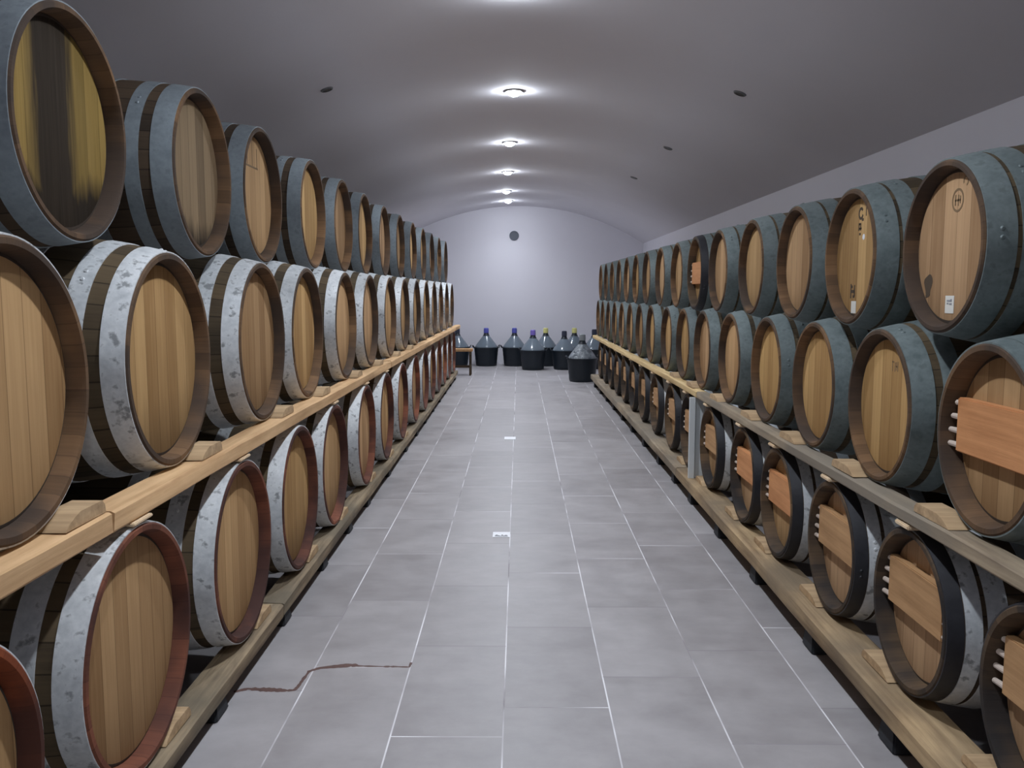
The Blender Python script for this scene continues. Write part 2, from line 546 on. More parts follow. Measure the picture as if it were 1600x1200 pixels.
BAR_KINDS = {}
def barrel_meshes(key, L, rh, rb, hoops, recess, wall_t, bar=False):
    """all meshes centred on the barrel axis, front head towards +x"""
    out = {'L': L, 'rh': rh, 'rb': rb, 'recess': recess}
    xe = L / 2
    ri = rh - wall_t
    bm = bmesh.new()
    n = 18
    prof = [(-xe + 0.05, 0.001), (-xe + 0.05, ri), (-xe, ri + 0.004)]
    prof += [(-xe + L * k / n, hull(-xe + L * k / n, L, rh, rb)) for k in range(n)]
    prof += [(xe - 0.006, rh + 0.0005), (xe, rh - 0.006), (xe, ri + 0.006), (xe - 0.012, ri), (xe - recess - 0.012, ri - 0.006)]
    mats = [0] * (len(prof) - 6) + [1] * 6
    lathe(bm, prof, 80, 'x', mats)
    out['staves'] = mesh(key + '_staves', bm, [M['stave'], M['rim_brown']], R(30))
    bm = bmesh.new()
    r0 = ri - 0.003
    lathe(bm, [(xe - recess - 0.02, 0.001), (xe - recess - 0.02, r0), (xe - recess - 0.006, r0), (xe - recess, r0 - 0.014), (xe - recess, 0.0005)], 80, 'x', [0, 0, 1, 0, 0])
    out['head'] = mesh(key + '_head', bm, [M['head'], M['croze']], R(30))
    hs = []
    for (p, wd) in hoops:
        bm = bmesh.new()
        x1 = xe - p
        x0 = x1 - wd
        pr = []
        for k in range(5):
            x = x0 + wd * k / 4
            pr.append((x, hull(x, L, rh, rb) + 0.0035))
        pr = [(x0, hull(x0, L, rh, rb) - 0.002)] + pr + [(x1, hull(x1, L, rh, rb) - 0.002)]
        lathe(bm, pr, 80, 'x')
        for da in (-0.045, 0.045):      # rivets at the lap of the hoop
            a = 0.9 + p * 7 + da
            xm = (x0 + x1) / 2
            rr = hull(xm, L, rh, rb) + 0.003
            cyl(bm, (xm, rr * math.cos(a), rr * math.sin(a)), (0, math.cos(a), math.sin(a)), 0.009, 0.004, 8, 0.005)
        hs.append(mesh(key + '_hoop', bm, [M['hoop_grey']], R(30)))
    out['hoops'] = hs
    rear = []
    for (p, wd) in hoops[:2]:
        bm = bmesh.new()
        x0 = -xe + p
        x1 = x0 + wd
        pr = [(x0 + wd * k / 3, hull(x0 + wd * k / 3, L, rh, rb) + 0.0035) for k in range(4)]
        pr = [(x0, hull(x0, L, rh, rb) - 0.002)] + pr + [(x1, hull(x1, L, rh, rb) - 0.002)]
        lathe(bm, pr, 64, 'x')
        rear.append(mesh(key + '_rear_hoop', bm, [M['hoop_grey']], R(30)))
    out['rear'] = rear
    if bar:
        zc, hh = 0.055, 0.092
        xf = xe - recess + 0.036
        bm = bmesh.new()
        half = math.sqrt(ri ** 2 - (hh + abs(zc)) ** 2) - 0.012
        prism(bm, [(-half, zc - hh), (half, zc - hh), (half, zc + hh), (-half, zc + hh)], xe - recess, xf)
        out['bar'] = mesh(key + '_bar', bm, [M['bar']], bevel=0.004)
        pegs = []
        for s in (-1, 1):
            for k in range(4):
                zz = zc - hh + 0.02 + k * (2 * hh - 0.03) / 3.2
                bm = bmesh.new()
                y_in = s * (half - 0.004)
                y_out = math.sqrt(ri ** 2 - zz ** 2)
                cyl(bm, (xf - 0.012, y_in, zz), (0.12, s, 0), 0.0105, max(0.012, y_out - abs(y_in) - 0.004), 10, 0.009)
                pegs.append(mesh(key + '_peg', bm, [M['peg']]))
        out['pegs'] = pegs
    BAR_KINDS[key] = out
    return out


# large casks on the left, smaller ones on the right
barrel_meshes('large_low', 1.12, 0.397, 0.44, [(0.006, 0.08), (0.132, 0.074), (0.33, 0.065)], 0.05, 0.028)
barrel_meshes('large', 1.12, 0.39, 0.46, [(0.006, 0.074), (0.135, 0.066), (0.33, 0.065)], 0.05, 0.028)
barrel_meshes('large_top', 1.06, 0.362, 0.405, [(0.006, 0.084), (0.135, 0.06), (0.31, 0.06)], 0.055, 0.026)
barrel_meshes('small', 0.96, 0.31, 0.37, [(0.008, 0.08), (0.118, 0.068), (0.27, 0.055)], 0.045, 0.025)
barrel_meshes('small_top', 0.94, 0.298, 0.36, [(0.008, 0.085), (0.108, 0.072), (0.26, 0.055)], 0.045, 0.025)
barrel_meshes('barred', 0.96, 0.302, 0.36, [(0.004, 0.052), (0.06, 0.052), (0.128, 0.066), (0.27, 0.055)], 0.062, 0.028, True)


def build_barrel(kind):
    """first cask of a kind, with its parts as children"""
    k = BAR_KINDS[kind]
    root = empty('wine_barrel', (0, 0, 0))
    c = (0, 0, k['rb'])
    link('staves', k['staves'], root, c)
    link('barrel_head', k['head'], root, c)
    for h in k['hoops']:
        link('hoop', h, root, c)
    for h in k['rear']:
        link('rear_hoop', h, root, c)
    if 'bar' in k:
        link('crossbar', k['bar'], root, c)
        for p in k['pegs']:
            link('wooden_peg', p, root, c)
    return root


PROTO = {}
def place_barrel(kind, x_head, y, z_axis, side, mats, far=False, roll=0.0):
    """side -1: left stack facing +x, +1: right stack facing -x"""
    k = BAR_KINDS[kind]
    if kind not in PROTO:
        PROTO[kind] = build_barrel(kind)
        src, root = None, PROTO[kind]
        kids = list(root.children)
        if far:
            far = False
    else:
        src = PROTO[kind]
        root = src.copy()
        COL.objects.link(root)
        kids = []
        for ch in src.children:
            base = ch.name.split('.')[0]
            if far and base in ('rear_hoop', 'wooden_peg') or base in ('paper_sticker', 'brand_mark'):
                continue
            c2 = ch.copy()
            COL.objects.link(c2)
            c2.parent = root
            kids.append(c2)
    root.location = (x_head + side * k['L'] / 2, y, z_axis - k['rb'])
    root.rotation_euler = (0, 0, 0 if side < 0 else PI)
    hoop_i = 0
    for c in kids:
        base = c.name.split('.')[0]
        if base == 'staves':
            relink_mats(c, [mats['stave'], mats['rim']])
        elif base == 'barrel_head':
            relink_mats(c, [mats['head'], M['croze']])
        elif base == 'hoop':
            hm = mats['hoop']
            relink_mats(c, [hm[min(hoop_i, len(hm) - 1)]])
            hoop_i += 1
        elif base == 'rear_hoop':
            relink_mats(c, [mats['hoop'][-1]])
        elif base == 'crossbar':
            relink_mats(c, [mats['bar']])
        if base in ('crossbar', 'wooden_peg'):
            c.location.z = k['rb'] + mats.get('bar_dz', 0.0)
        c.rotation_euler = (roll, 0, 0) if base in ('staves', 'hoop', 'rear_hoop') else (0, 0, 0)
    return root


def taper(y, x0, y0, x1, y1):
    return x0 if y <= y0 else x0 + (x1 - x0) * (y - y0) / (y1 - y0)


rowL1 = [1.73, 2.73, 3.79, 4.80, 5.74, 6.95, 8.03, 9.15, 10.35, 11.45, 12.5, 13.55, 14.6, 15.7, 16.8]
rowL2 = [2.19, 3.22, 4.38, 5.32, 6.50, 7.58, 8.72, 9.8, 10.9, 11.98, 13.03, 14.08, 15.15, 16.25]
rowL3 = [2.83, 3.98, 4.90, 6.08, 7.12, 8.12, 9.26, 10.35, 11.44, 12.5, 13.55, 14.6, 15.7]
rowR1 = [2.33, 3.15, 3.96, 4.82, 5.57, 6.57, 7.42, 8.25, 9.2, 10.1, 10.98, 11.83, 12.68, 13.53, 14.38, 15.2]
rowR2 = [2.74, 3.57, 4.37, 5.21, 6.12, 7.03, 7.86, 8.7, 9.7, 10.55, 11.4, 12.25, 13.1, 13.95, 14.8, 15.6]
rowR3 = [2.28, 3.12, 3.98, 4.78, 5.66, 6.59, 7.45, 8.29, 9.2, 10.12, 10.97, 11.82, 12.67, 13.52, 14.37, 15.2]
XL1 = lambda y: taper(y, -1.21, 9, -1.24, 17)
XL2 = lambda y: taper(y, -1.273, 8, -1.225, 17)
XL3 = lambda y: taper(y, -1.40, 9, -1.27, 17)
XR1 = lambda y: taper(y, 1.433, 8, 1.40, 15.6)
XR2 = lambda y: taper(y, 1.461, 8, 1.40, 15.6)
XR3 = lambda y: taper(y, 1.474, 8, 1.40, 15.6)
ZL = (0.557, 1.451, 2.224)
ZR = (0.529, 1.238, 1.855)

first_of = {}
def lab(i, side, tier, look):
    return '%s, %s stack %s row, %s from the near end' % (look, side, tier, ORD[i])


barrels = {}
hb, hg, hs_, hk = M['hoop_bright'], M['hoop_grey'], M['hoop_slate'], M['hoop_black']
for i, y in enumerate(rowL1):
    mats = dict(stave=M['stave'], rim=M['rim_red'], head=M['head'], hoop=[hb])
    look = 'large oak barrel with reddened rim'
    if i == 0:
        mats['rim'] = M['rim_orange']
        look = 'large oak barrel with orange rim'
    o = place_barrel('large_low', XL1(y), y, ZL[0], -1, mats, y > 10.5, random.uniform(-2, 2))
    tag(o, lab(i, 'left', 'bottom', look), 'barrel', 'large barrels in the left stack')
    barrels['L1', i] = o
for i, y in enumerate(rowL2):
    mats = dict(stave=M['stave'], rim=M['rim_brown'], head=M['head'], hoop=[hb])
    o = place_barrel('large', XL2(y), y, ZL[1], -1, mats, y > 10.5, random.uniform(-2, 2))
    tag(o, lab(i, 'left', 'middle', 'large oak barrel with bright hoops'), 'barrel', 'large barrels in the left stack')
    barrels['L2', i] = o
for i, y in enumerate(rowL3):
    mats = dict(stave=M['stave_dark'], rim=M['rim_brown'], head=M['head_darker'], hoop=[M['hoop_dusk']])
    look = 'large oak barrel with dull hoops'
    if i == 0:
        mats['head'] = M['head_stained']
        look = 'large barrel with black wine stains'
    elif i == 1:
        mats['head'] = M['head_low']
        look = 'large barrel with dark foot stain'
    elif i == 2:
        look = 'large barrel with faint burnt lines'
    o = place_barrel('large_top', XL3(y), y, ZL[2], -1, mats, y > 10.5, random.uniform(-2, 2))
    tag(o, lab(i, 'left', 'top', look), 'barrel', 'large barrels in the left stack')
    barrels['L3', i] = o
for i, y in enumerate(rowR1):
    mats = dict(stave=M['stave_dark'], rim=M['rim_dark'], head=M['head_darker'], hoop=[hk, hb, hb, hg],
                bar=M['bar_orange'] if i in (3, 4) else M['bar'])
    o = place_barrel('barred', XR1(y), y, ZR[0], 1, mats, y > 9.5, random.uniform(-2, 2))
    tag(o, lab(i, 'right', 'bottom', 'crossbarred oak barrel with black rim hoop'), 'barrel', 'crossbarred barrels in the right stack')
    barrels['R1', i] = o
for i, y in enumerate(rowR2):
    mats = dict(stave=M['stave'], rim=M['rim_brown'], head=M['head'], hoop=[hs_], bar=M['bar_orange'])
    kind = 'small'
    look = 'oak barrel with slate grey hoops'
    if i == 0:
        kind = 'barred'
        mats['bar_dz'] = -0.04
        mats['rim'] = M['rim_brown']
        look = 'oak barrel with orange pegged crossbar'
    o = place_barrel(kind, XR2(y), y, ZR[1], 1, mats, y > 9.5, random.uniform(-2, 2))
    tag(o, lab(i, 'right', 'middle', look), 'barrel', 'smaller barrels in the right stack')
    barrels['R2', i] = o
for i, y in enumerate(rowR3):
    mats = dict(stave=M['stave'], rim=M['rim_brown'], head=M['head_darker'], hoop=[hs_], bar=M['bar_orange'])
    kind = 'small_top'
    look = 'oak barrel with slate grey hoops'
    if i == 1:
        look = 'barrel with round brand mark and sticker'
    elif i == 2:
        look = 'barrel with black stencil marks'
    elif i == 6:
        kind = 'barred'
        mats['bar_dz'] = -0.04
        mats['rim'] = M['rim_dark']
        mats['bar_dz'] = -0.055
        mats['hoop'] = [hk, hs_]
        look = 'black-rimmed oak barrel with orange crossbar'
    o = place_barrel(kind, XR3(y), y, ZR[2], 1, mats, y > 9.5, random.uniform(-2, 2))
    tag(o, lab(i, 'right', 'top', look), 'barrel', 'smaller barrels in the right stack')
    barrels['R3', i] = o

# ---- marks and stickers on heads (parts of their barrel); local y is to the viewer's right on a head seen from the front
def on_head(root, kind, name, bm, mat, dy, dz, label=None, rot=0.0):
    k = BAR_KINDS[kind]
    x = k['L'] / 2 - k['recess']
    o = link(name, mesh(name, bm, mat), root, (x, dy, k['rb'] + dz), (rot, 0, 0))
    if label:
        o['label'] = label
    return o


def ring_strip(bm, r0, r1, a0, a1, n=40, th=0.0008):
    pts = []
    for i in range(n + 1):
        a = a0 + (a1 - a0) * i / n
        pts.append([bm.verts.new((q, r * math.cos(a), r * math.sin(a))) for q in (0.0, th) for r in (r0, r1)])
    for i in range(n):
        p, q = pts[i], pts[i + 1]
        bm.faces.new((p[2], p[3], q[3], q[2]))
        bm.faces.new((p[0], q[0], q[1], p[1]))
        bm.faces.new((p[0], p[2], q[2], q[0]))
        bm.faces.new((p[1], q[1], q[3], p[3]))


def strokes(bm, rects, th=0.0008):
    for y0, y1, z0, z1 in rects:
        box(bm, 0, th, min(y0, y1), max(y0, y1), min(z0, z1), max(z0, z1))


b = barrels['R3', 1]
bm = bmesh.new(); ring_strip(bm, 0.033, 0.041, 0, 2 * PI); strokes(bm, [(-0.02, -0.012, -0.018, 0.02), (0.0, 0.008, -0.02, 0.018), (-0.02, 0.02, -0.004, 0.003), (0.014, 0.021, -0.012, 0.014)])
on_head(b, 'small_top', 'brand_mark', bm, M['burn_soft'], 0.025, 0.16, 'round burnt brand mark')
bm = bmesh.new(); ring_strip(bm, 0.012, 0.018, -1.2, 3.6, 20)
on_head(b, 'small_top', 'brand_mark', bm, M['burn_soft'], 0.075, 0.22)
bm = bmesh.new()
pts = [(0.034 * (1 + 0.25 * math.sin(3 * a) + 0.1 * math.sin(5 * a)) * math.cos(a) * 0.8, 0.05 * (1 + 0.2 * math.sin(2 * a + 1)) * math.sin(a)) for a in [2 * PI * i / 24 for i in range(24)]]
prism(bm, pts, 0, 0.0008)
on_head(b, 'small_top', 'dark_stain', bm, M['burn'], -0.165, -0.135, 'dark leak stain')
def sticker(b, dy, dz, size, marks):
    bm = bmesh.new(); box(bm, 0, 0.0015, -size / 2, size / 2, -size / 2, size / 2)
    s = on_head(b, 'small_top', 'paper_sticker', bm, M['sticker'], dy, dz, 'white square paper sticker')
    if marks:
        bm = bmesh.new(); strokes(bm, marks)
        link('sticker_print', mesh('sticker_print', bm, M['ink']), s, (0.0016, 0, 0))
smudge = [(-0.018, 0.016, 0.010, 0.016), (-0.018, -0.006, 0.001, 0.006), (0.0, 0.018, -0.001, 0.005), (0.006, 0.016, 0.016, 0.019)]
sticker(b, 0.005, -0.2, 0.062, smudge)
b = barrels['R3', 2]
bm = bmesh.new()
ring_strip(bm, 0.016, 0.028, 0.6, 6.0, 24)
strokes(bm, [(0.012, 0.032, -0.034, -0.022), (-0.022, 0.004, -0.05, -0.041), (-0.022, -0.012, -0.075, -0.045), (-0.004, 0.006, -0.075, -0.045), (-0.02, 0.012, -0.07, -0.062), (0.055, 0.063, -0.015, 0.035), (-0.012, 0.004, -0.095, -0.085)])
on_head(b, 'small_top', 'brand_mark', bm, M['burn'], 0.02, 0.19, 'black stencil mark')
bm = bmesh.new(); strokes(bm, [(-0.03, -0.018, -0.03, 0.035), (0.012, 0.024, -0.022, 0.03), (-0.02, 0.018, -0.006, 0.008), (-0.02, -0.005, 0.016, 0.028), (0.0, 0.02, -0.028, -0.016)])
on_head(b, 'small_top', 'brand_mark', bm, M['burn'], -0.04, -0.155, 'small black stencil mark')
sticker(b, -0.025, -0.225, 0.055, None)
bm = bmesh.new(); cyl(bm, (0, 0, 0), (1, 0, 0), 0.013, 0.001, 14)
on_head(b, 'small_top', 'paper_dot', bm, M['card'], 0.06, 0.085, 'small white dot')
b = barrels['R2', 1]
bm = bmesh.new(); strokes(bm, [(-0.03, -0.024, -0.02, 0.02), (-0.03, -0.012, 0.014, 0.02), (-0.006, 0.0, -0.022, 0.016), (0.006, 0.024, -0.003, 0.003), (0.02, 0.026, -0.02, 0.02), (0.006, 0.012, -0.016, 0.018)])
on_head(b, 'small', 'brand_mark', bm, M['burn_soft'], 0.065, 0.165, 'small burnt mark')
b = barrels['L3', 2]
bm = bmesh.new(); strokes(bm, [(-0.16, 0.07, 0.118, 0.128), (-0.12, -0.11, 0.13, 0.3), (-0.03, -0.022, 0.13, 0.28), (0.05, 0.06, 0.12, 0.23)])
on_head(b, 'large_top', 'brand_mark', bm, M['burn_soft'], 0.0, 0.03, 'faint burnt lines')

# ------------------------------------------------------------------ timber beams and rails
def beam(name, pts, w_in, z0, z1, side, mat, label, group, seed=0):
    """a sawn timber following pts [(x_front, y), ...]; w_in is its width away from the aisle"""
    rn = random.Random(seed)
    bm = bmesh.new()
    fine = []
    for (xa, ya), (xb, yb) in zip(pts[:-1], pts[1:]):
        n = max(2, int((yb - ya) / 0.35))
        fine += [(xa + (xb - xa) * k / n, ya + (yb - ya) * k / n) for k in range(n)]
    fine.append(pts[-1])
    rings = []
    yc = (pts[0][1] + pts[-1][1]) / 2
    xc = (pts[0][0] + pts[-1][0]) / 2
    c = 0.008
    for x, y in fine:
        j = lambda a=0.004: rn.uniform(-a, a)
        xi = x + side * w_in
        sec = [(x, z0 + c), (x, z1 - c), (x + side * c, z1), (xi - side * c, z1), (xi, z1 - c), (xi, z0 + c), (xi - side * c, z0), (x + side * c, z0)]
        rings.append([bm.verts.new((px - xc + j(0.003), y - yc, pz - z0 + (j() if pz > (z0 + z1) / 2 else 0))) for px, pz in sec])
    for a, b in zip(rings[:-1], rings[1:]):
        for i in range(8):
            bm.faces.new((a[i], a[(i + 1) % 8], b[(i + 1) % 8], b[i]))
    bm.faces.new(rings[0])
    bm.faces.new(rings[-1][::-1])
    o = link(name, mesh(name, bm, mat), None, (xc, yc, z0))
    return tag(o, label, 'beam', group)


gL, gR = 'timbers of the left rack', 'timbers of the right rack'
def seat(kind, z_axis, inset):
    k = BAR_KINDS[kind]
    return z_axis - hull(k['L'] / 2 - inset, k['L'], k['rh'], k['rb']) - 0.004


# left middle shelf
zt = seat('large', ZL[1], 0.05)
fx = lambda y: XL2(y) + 0.06
segs = [((0.6, 2.55), 'fresh pine beam under left middle row, nearest length'), ((2.565, 8.3), 'long fresh pine beam under left middle row, second length'),
        ((8.315, 17.4), 'fresh pine beam under left middle row, farthest length')]
for k, ((a, b_), l) in enumerate(segs):
    mids = [a] + [y for y in (5, 8, 12) if a < y < b_] + [b_]
    beam('wooden_beam', [(fx(y), y) for y in mids], 0.105, zt - 0.068, zt, -1, M['beam_fresh'], l, gL, k)
for k, (a, b_) in enumerate([(0.6, 8.3), (8.315, 17.4)]):
    beam('wooden_beam', [(XL2(a) - 0.99, a), (XL2(b_) - 0.99, b_)], 0.11, zt - 0.07, zt - 0.015, -1, M['beam_grey'],
         'rear beam under left middle row against wall, %s half' % ('near', 'far')[k], gL, 10 + k)
# left floor rail
ztf = seat('large_low', ZL[0], 0.1)
fx = lambda y: XL1(y) + 0.03
for k, ((a, b_), l) in enumerate([((0.6, 4.25), 'worn floor rail under left bottom row, nearest length'), ((4.265, 17.4), 'long worn floor rail under left bottom row, far length')]):
    mids = [a] + [y for y in (9, 13) if a < y < b_] + [b_]
    beam('floor_rail', [(fx(y), y) for y in mids], 0.13, ztf - 0.072, ztf, -1, M['beam_floor'], l, gL, 20 + k)
beam('floor_rail', [(XL1(1) - 0.99, 0.6), (XL1(17.5) - 0.99, 17.4)], 0.11, ztf - 0.072, ztf - 0.006, -1, M['beam_grey'], 'rear floor rail under left bottom row', gL, 25)
# right middle shelf
ztr = seat('small', ZR[1], 0.035)
fx = lambda y: XR2(y) - 0.055
for k, ((a, b_), m, l) in enumerate([((0.7, 6.9), M['beam_grey'], 'weathered grey beam under right middle row, near length'), ((6.915, 15.95), M['beam_pale'], 'pale yellow beam under right middle row, far length')]):
    dz = 0.0
    mids = [a] + [y for y in (8, 12) if a < y < b_] + [b_]
    beam('wooden_beam', [(fx(y), y) for y in mids], 0.09, ztr - 0.054, ztr, 1, m, l, gR, 30 + k)
beam('wooden_beam', [(XR2(1) + 0.85, 0.7), (XR2(16) + 0.85, 15.95)], 0.1, ztr - 0.07, ztr - 0.022, 1, M['beam_grey'], 'rear beam under right middle row against wall', gR, 35)
# right floor rail
ztg = seat('barred', ZR[0], 0.10)
fx = lambda y: XR1(y) - 0.085
for k, ((a, b_), m, l) in enumerate([((0.7, 7.4), M['beam_worn'], 'worn tan floor rail under right bottom row, near length'), ((7.415, 15.95), M['beam_grey'], 'grey floor rail under right bottom row, far length')]):
    mids = [a] + [y for y in (8, 12) if a < y < b_] + [b_]
    beam('floor_rail', [(fx(y), y) for y in mids], 0.185, ztg - 0.085, ztg, 1, m, l, gR, 40 + k)
beam('floor_rail', [(XR1(1) + 0.84, 0.7), (XR1(16) + 0.84, 15.95)], 0.1, ztg - 0.085, ztg - 0.004, 1, M['beam_grey'], 'rear floor rail under right bottom row', gR, 45)

# ---- dark feet under the floor rails
def foot_mesh(hgt):
    bm = bmesh.new()
    box(bm, -0.05, 0.05, -0.075, 0.075, 0, hgt)
    for v in bm.verts:
        if v.co.z > hgt * 0.5:
            v.co.x *= 0.8
            v.co.y *= 0.7
    return mesh('dark_block', bm, M['foot'], bevel=0.008)


fl, fr_ = foot_mesh(ztf - 0.072), foot_mesh(ztg - 0.085)
ysL = [2.4, 3.37, 4.38, 5.27, 6.1, 6.87, 8.0, 9.27, 10.3, 11.3, 12.4, 13.5, 14.6, 15.8, 16.9]
ysR = [2.25, 3.15, 4.05, 5.04, 6.0, 6.97, 7.75, 8.6, 9.6, 10.6, 11.6, 12.6, 13.6, 14.6, 15.6]
for i, y in enumerate(ysL):
    o = link('support_block', fl, None, (XL1(y) - 0.03, y, 0))
    tag(o, 'dark block under the left floor rail, %s from the near end' % ORD[i], 'block', 'feet of the left rack')
for i, y in enumerate(ysR):
    o = link('support_block', fr_, None, (XR1(y) - 0.005, y, 0))
    tag(o, 'dark block under the right floor rail, %s from the near end' % ORD[i], 'block', 'feet of the right rack')
for i, y in enumerate([1.2, 5.0, 9.0, 13.0, 16.5]):
    o = link('support_block', fl, None, (XL1(1) - 1.01, y, 0))
    tag(o, 'dark block under the rear left floor rail, %s from the near end' % ORD[i], 'block', 'feet of the left rack')
for i, y in enumerate([1.2, 5.0, 9.0, 13.0, 15.6]):
    o = link('support_block', fr_, None, (XR1(1) + 0.88, y, 0))
    tag(o, 'dark block under the rear right floor rail, %s from the near end' % ORD[i], 'block', 'feet of the right rack')

# ---- chocks either side of each near barrel
def chock_mesh(rad, ln, top_gap, hmax):
    """profile in (y,z): flat foot, curved face that follows the cask"""
    bm = bmesh.new()
    y0, y1 = rad * 0.34, rad * 0.30 + ln
    top = []
    for k in range(7):
        y = y0 + (y1 - y0) * k / 6
        zc = top_gap + rad - math.sqrt(max(0, rad ** 2 - y ** 2)) - 0.006
        top.append((y, min(zc - 0.002, hmax)))
    pts = [(y0 - 0.02, 0.0), (y1 + 0.02, 0.0), (y1 + 0.015, hmax * 0.6)] + top[::-1]
    pts = [p for p in pts if p[1] >= 0]
    prism(bm, pts, -0.045, 0.045)
    return mesh('wooden_chock', bm, M['wedge'])


def chocks(row, xf, ztop, rad, side, off, name, grp, sel, ml):
    for i, y in enumerate(row):
        if i not in sel:
            continue
        for s in (1,):
            o = link('wooden_chock', ml, None, (xf(y) + off, y, ztop), (0, 0, 0 if s > 0 else PI))
            tag(o, 'flat wooden chock on %s, behind %s barrel from the near end' % (name, ORD[i]), 'chock', grp)


cl = chock_mesh(0.425, 0.21, 0.0, 0.04)
cr = chock_mesh(0.335, 0.23, 0.0, 0.034)
chocks(rowL2, XL2, zt + 0.003, 0.39, -1, 0.0, 'left middle beam', 'chocks on the left rack', range(0, 8), cl)
chocks(rowL1, XL1, ztf + 0.003, 0.39, -1, -0.045, 'left floor rail', 'chocks on the left rack', range(0, 8), cl)
chocks(rowR2, XR2, ztr + 0.003, 0.31, 1, 0.0, 'right middle beam', 'chocks on the right rack', range(0, 7), cr)
chocks(rowR1, XR1, ztg + 0.003, 0.31, 1, 0.03, 'right floor rail', 'chocks on the right rack', range(0, 7), cr)

# ---- pale spacers between the lower casks and the shelf beams
for i, y in enumerate(rowR1):
    if i == 0 or i > 13:
        continue
    z0 = ZR[0] + 0.3145
    z1 = ztr - 0.055
    bm = bmesh.new()
    box(bm, -0.03, 0.03, -0.055, 0.055, 0, z1 - z0)
    o = link('wooden_spacer', mesh('wooden_spacer', bm, M['spacer'], bevel=0.004), None, (XR1(y) - 0.003, y, z0))
    tag(o, 'pale spacer block on top of %s right bottom barrel, under the beam' % ORD[i], 'block', 'spacers under the right beam')
for i in (1, 2, 4, 5, 6):
    y = rowL1[i]
    z0 = ZL[0] + 0.4075
    z1 = zt - 0.069
    bm = bmesh.new()
    box(bm, -0.03, 0.03, -0.07, 0.07, 0, max(0.006, z1 - z0))
    o = link('wooden_spacer', mesh('wooden_spacer', bm, M['spacer'], bevel=0.003), None, (XL1(y) - 0.025, y + 0.02, z0))
    tag(o, 'pale spacer block on top of %s left bottom barrel, under the beam' % ORD[i], 'block', 'spacers under the left beam')

# ---- white folded post at the joint of the right beams
root = empty('metal_post', (XR1(6.35) - 0.045, 6.99, ztg))
bm = bmesh.new(); box(bm, -0.02, 0.026, -0.03, 0.0, 0, ztr - 0.054 - ztg - 0.002)
link('front_flange', mesh('front_flange', bm, M['white_metal'], bevel=0.002), root)
bm = bmesh.new(); prism(bm, [(0.0005, 0.0), (0.008, 0.0), (0.008, ztr - 0.057 - ztg), (0.0005, ztr - 0.057 - ztg)], 0.0, 0.1)
link('side_web', mesh('side_web', bm, M['white_metal']), root)
tag(root, 'white folded metal post propping the right middle beam at its joint', 'post')

# ------------------------------------------------------------------ ceiling lamps
bm = bmesh.new(); lathe(bm, [(-0.012, 0.072), (-0.012, 0.09), (0.0, 0.1), (0.006, 0.1), (0.006, 0.07)], 40, 'z'); trim_me = mesh('lamp_trim', bm, M['lamp_trim'])
bm = bmesh.new(); lathe(bm, [(-0.05, 0.0005), (-0.047, 0.025), (-0.037, 0.048), (-0.02, 0.065), (-0.008, 0.071), (0.004, 0.073)], 40, 'z'); lens_me = mesh('lamp_lens', bm, M['lamp_glow'])
lamp_x = [(0.1, 0.0), (3.0, -0.02), (6.0, -0.03), (8.95, -0.048), (11.94, -0.124), (14.81, -0.187), (17.57, -0.247), (19.45, -0.235)]
for i, (y, x) in enumerate(lamp_x):
    z = vault(x) - 0.004
    root = empty('ceiling_spotlight', (x, y, z))
    link('lamp_trim', trim_me, root)
    link('lamp_lens', lens_me, root)
    ld = bpy.data.lights.new('spot_beam', 'SPOT')
    ld.energy = LAMP_POWER * (0.4 if y > 19 else 0.7 if y < 1 else 1.0)      # the end ones are weaker lamps
    ld.color = LAMP_COLOUR
    ld.spot_size = SPOT_ANGLE
    ld.spot_blend = 1.0
    ld.shadow_soft_size = 0.05
    lo = bpy.data.objects.new('spot_beam', ld)
    COL.objects.link(lo)
    lo.parent = root
    lo.location = (0, 0, -0.055)
    vis = i - 3
    if vis >= 0:
        l = 'lit white ceiling spotlight, %s visible from the camera along the vault crown' % ORD[vis]
    else:
        l = 'lit white ceiling spotlight on the vault crown above or behind the camera, %s' % ORD[i]
    tag(root, l, 'spotlight', 'lit spotlights along the vault')

bm = bmesh.new(); lathe(bm, [(-0.006, 0.038), (-0.007, 0.05), (0.0, 0.056), (0.006, 0.056), (0.006, 0.037)], 32, 'z'); dtrim = mesh('lamp_trim', bm, M['dead_trim'])
bm = bmesh.new(); lathe(bm, [(-0.003, 0.0005), (-0.003, 0.039), (0.004, 0.039)], 32, 'z'); dlens = mesh('lamp_lens', bm, M['dead_lens'])
for (x, y, l) in [(1.845, 7.554, 'unlit dark ceiling spotlight right of centre, nearest of three'), (1.753, 10.57, 'unlit dark ceiling spotlight right of centre, second of three'),
                  (1.717, 13.36, 'unlit dark ceiling spotlight right of centre, farthest of three'), (-1.641, 7.70, 'unlit dark ceiling spotlight left of centre above the left stack')]:
    sl = (vault(x + 0.01) - vault(x - 0.01)) / 0.02
    root = empty('ceiling_spotlight', (x, y, vault(x) - 0.004), (0, -math.atan(sl), 0))
    link('lamp_trim', dtrim, root)
    link('lamp_lens', dlens, root)
    tag(root, l, 'spotlight', 'unlit spotlights on the vault')

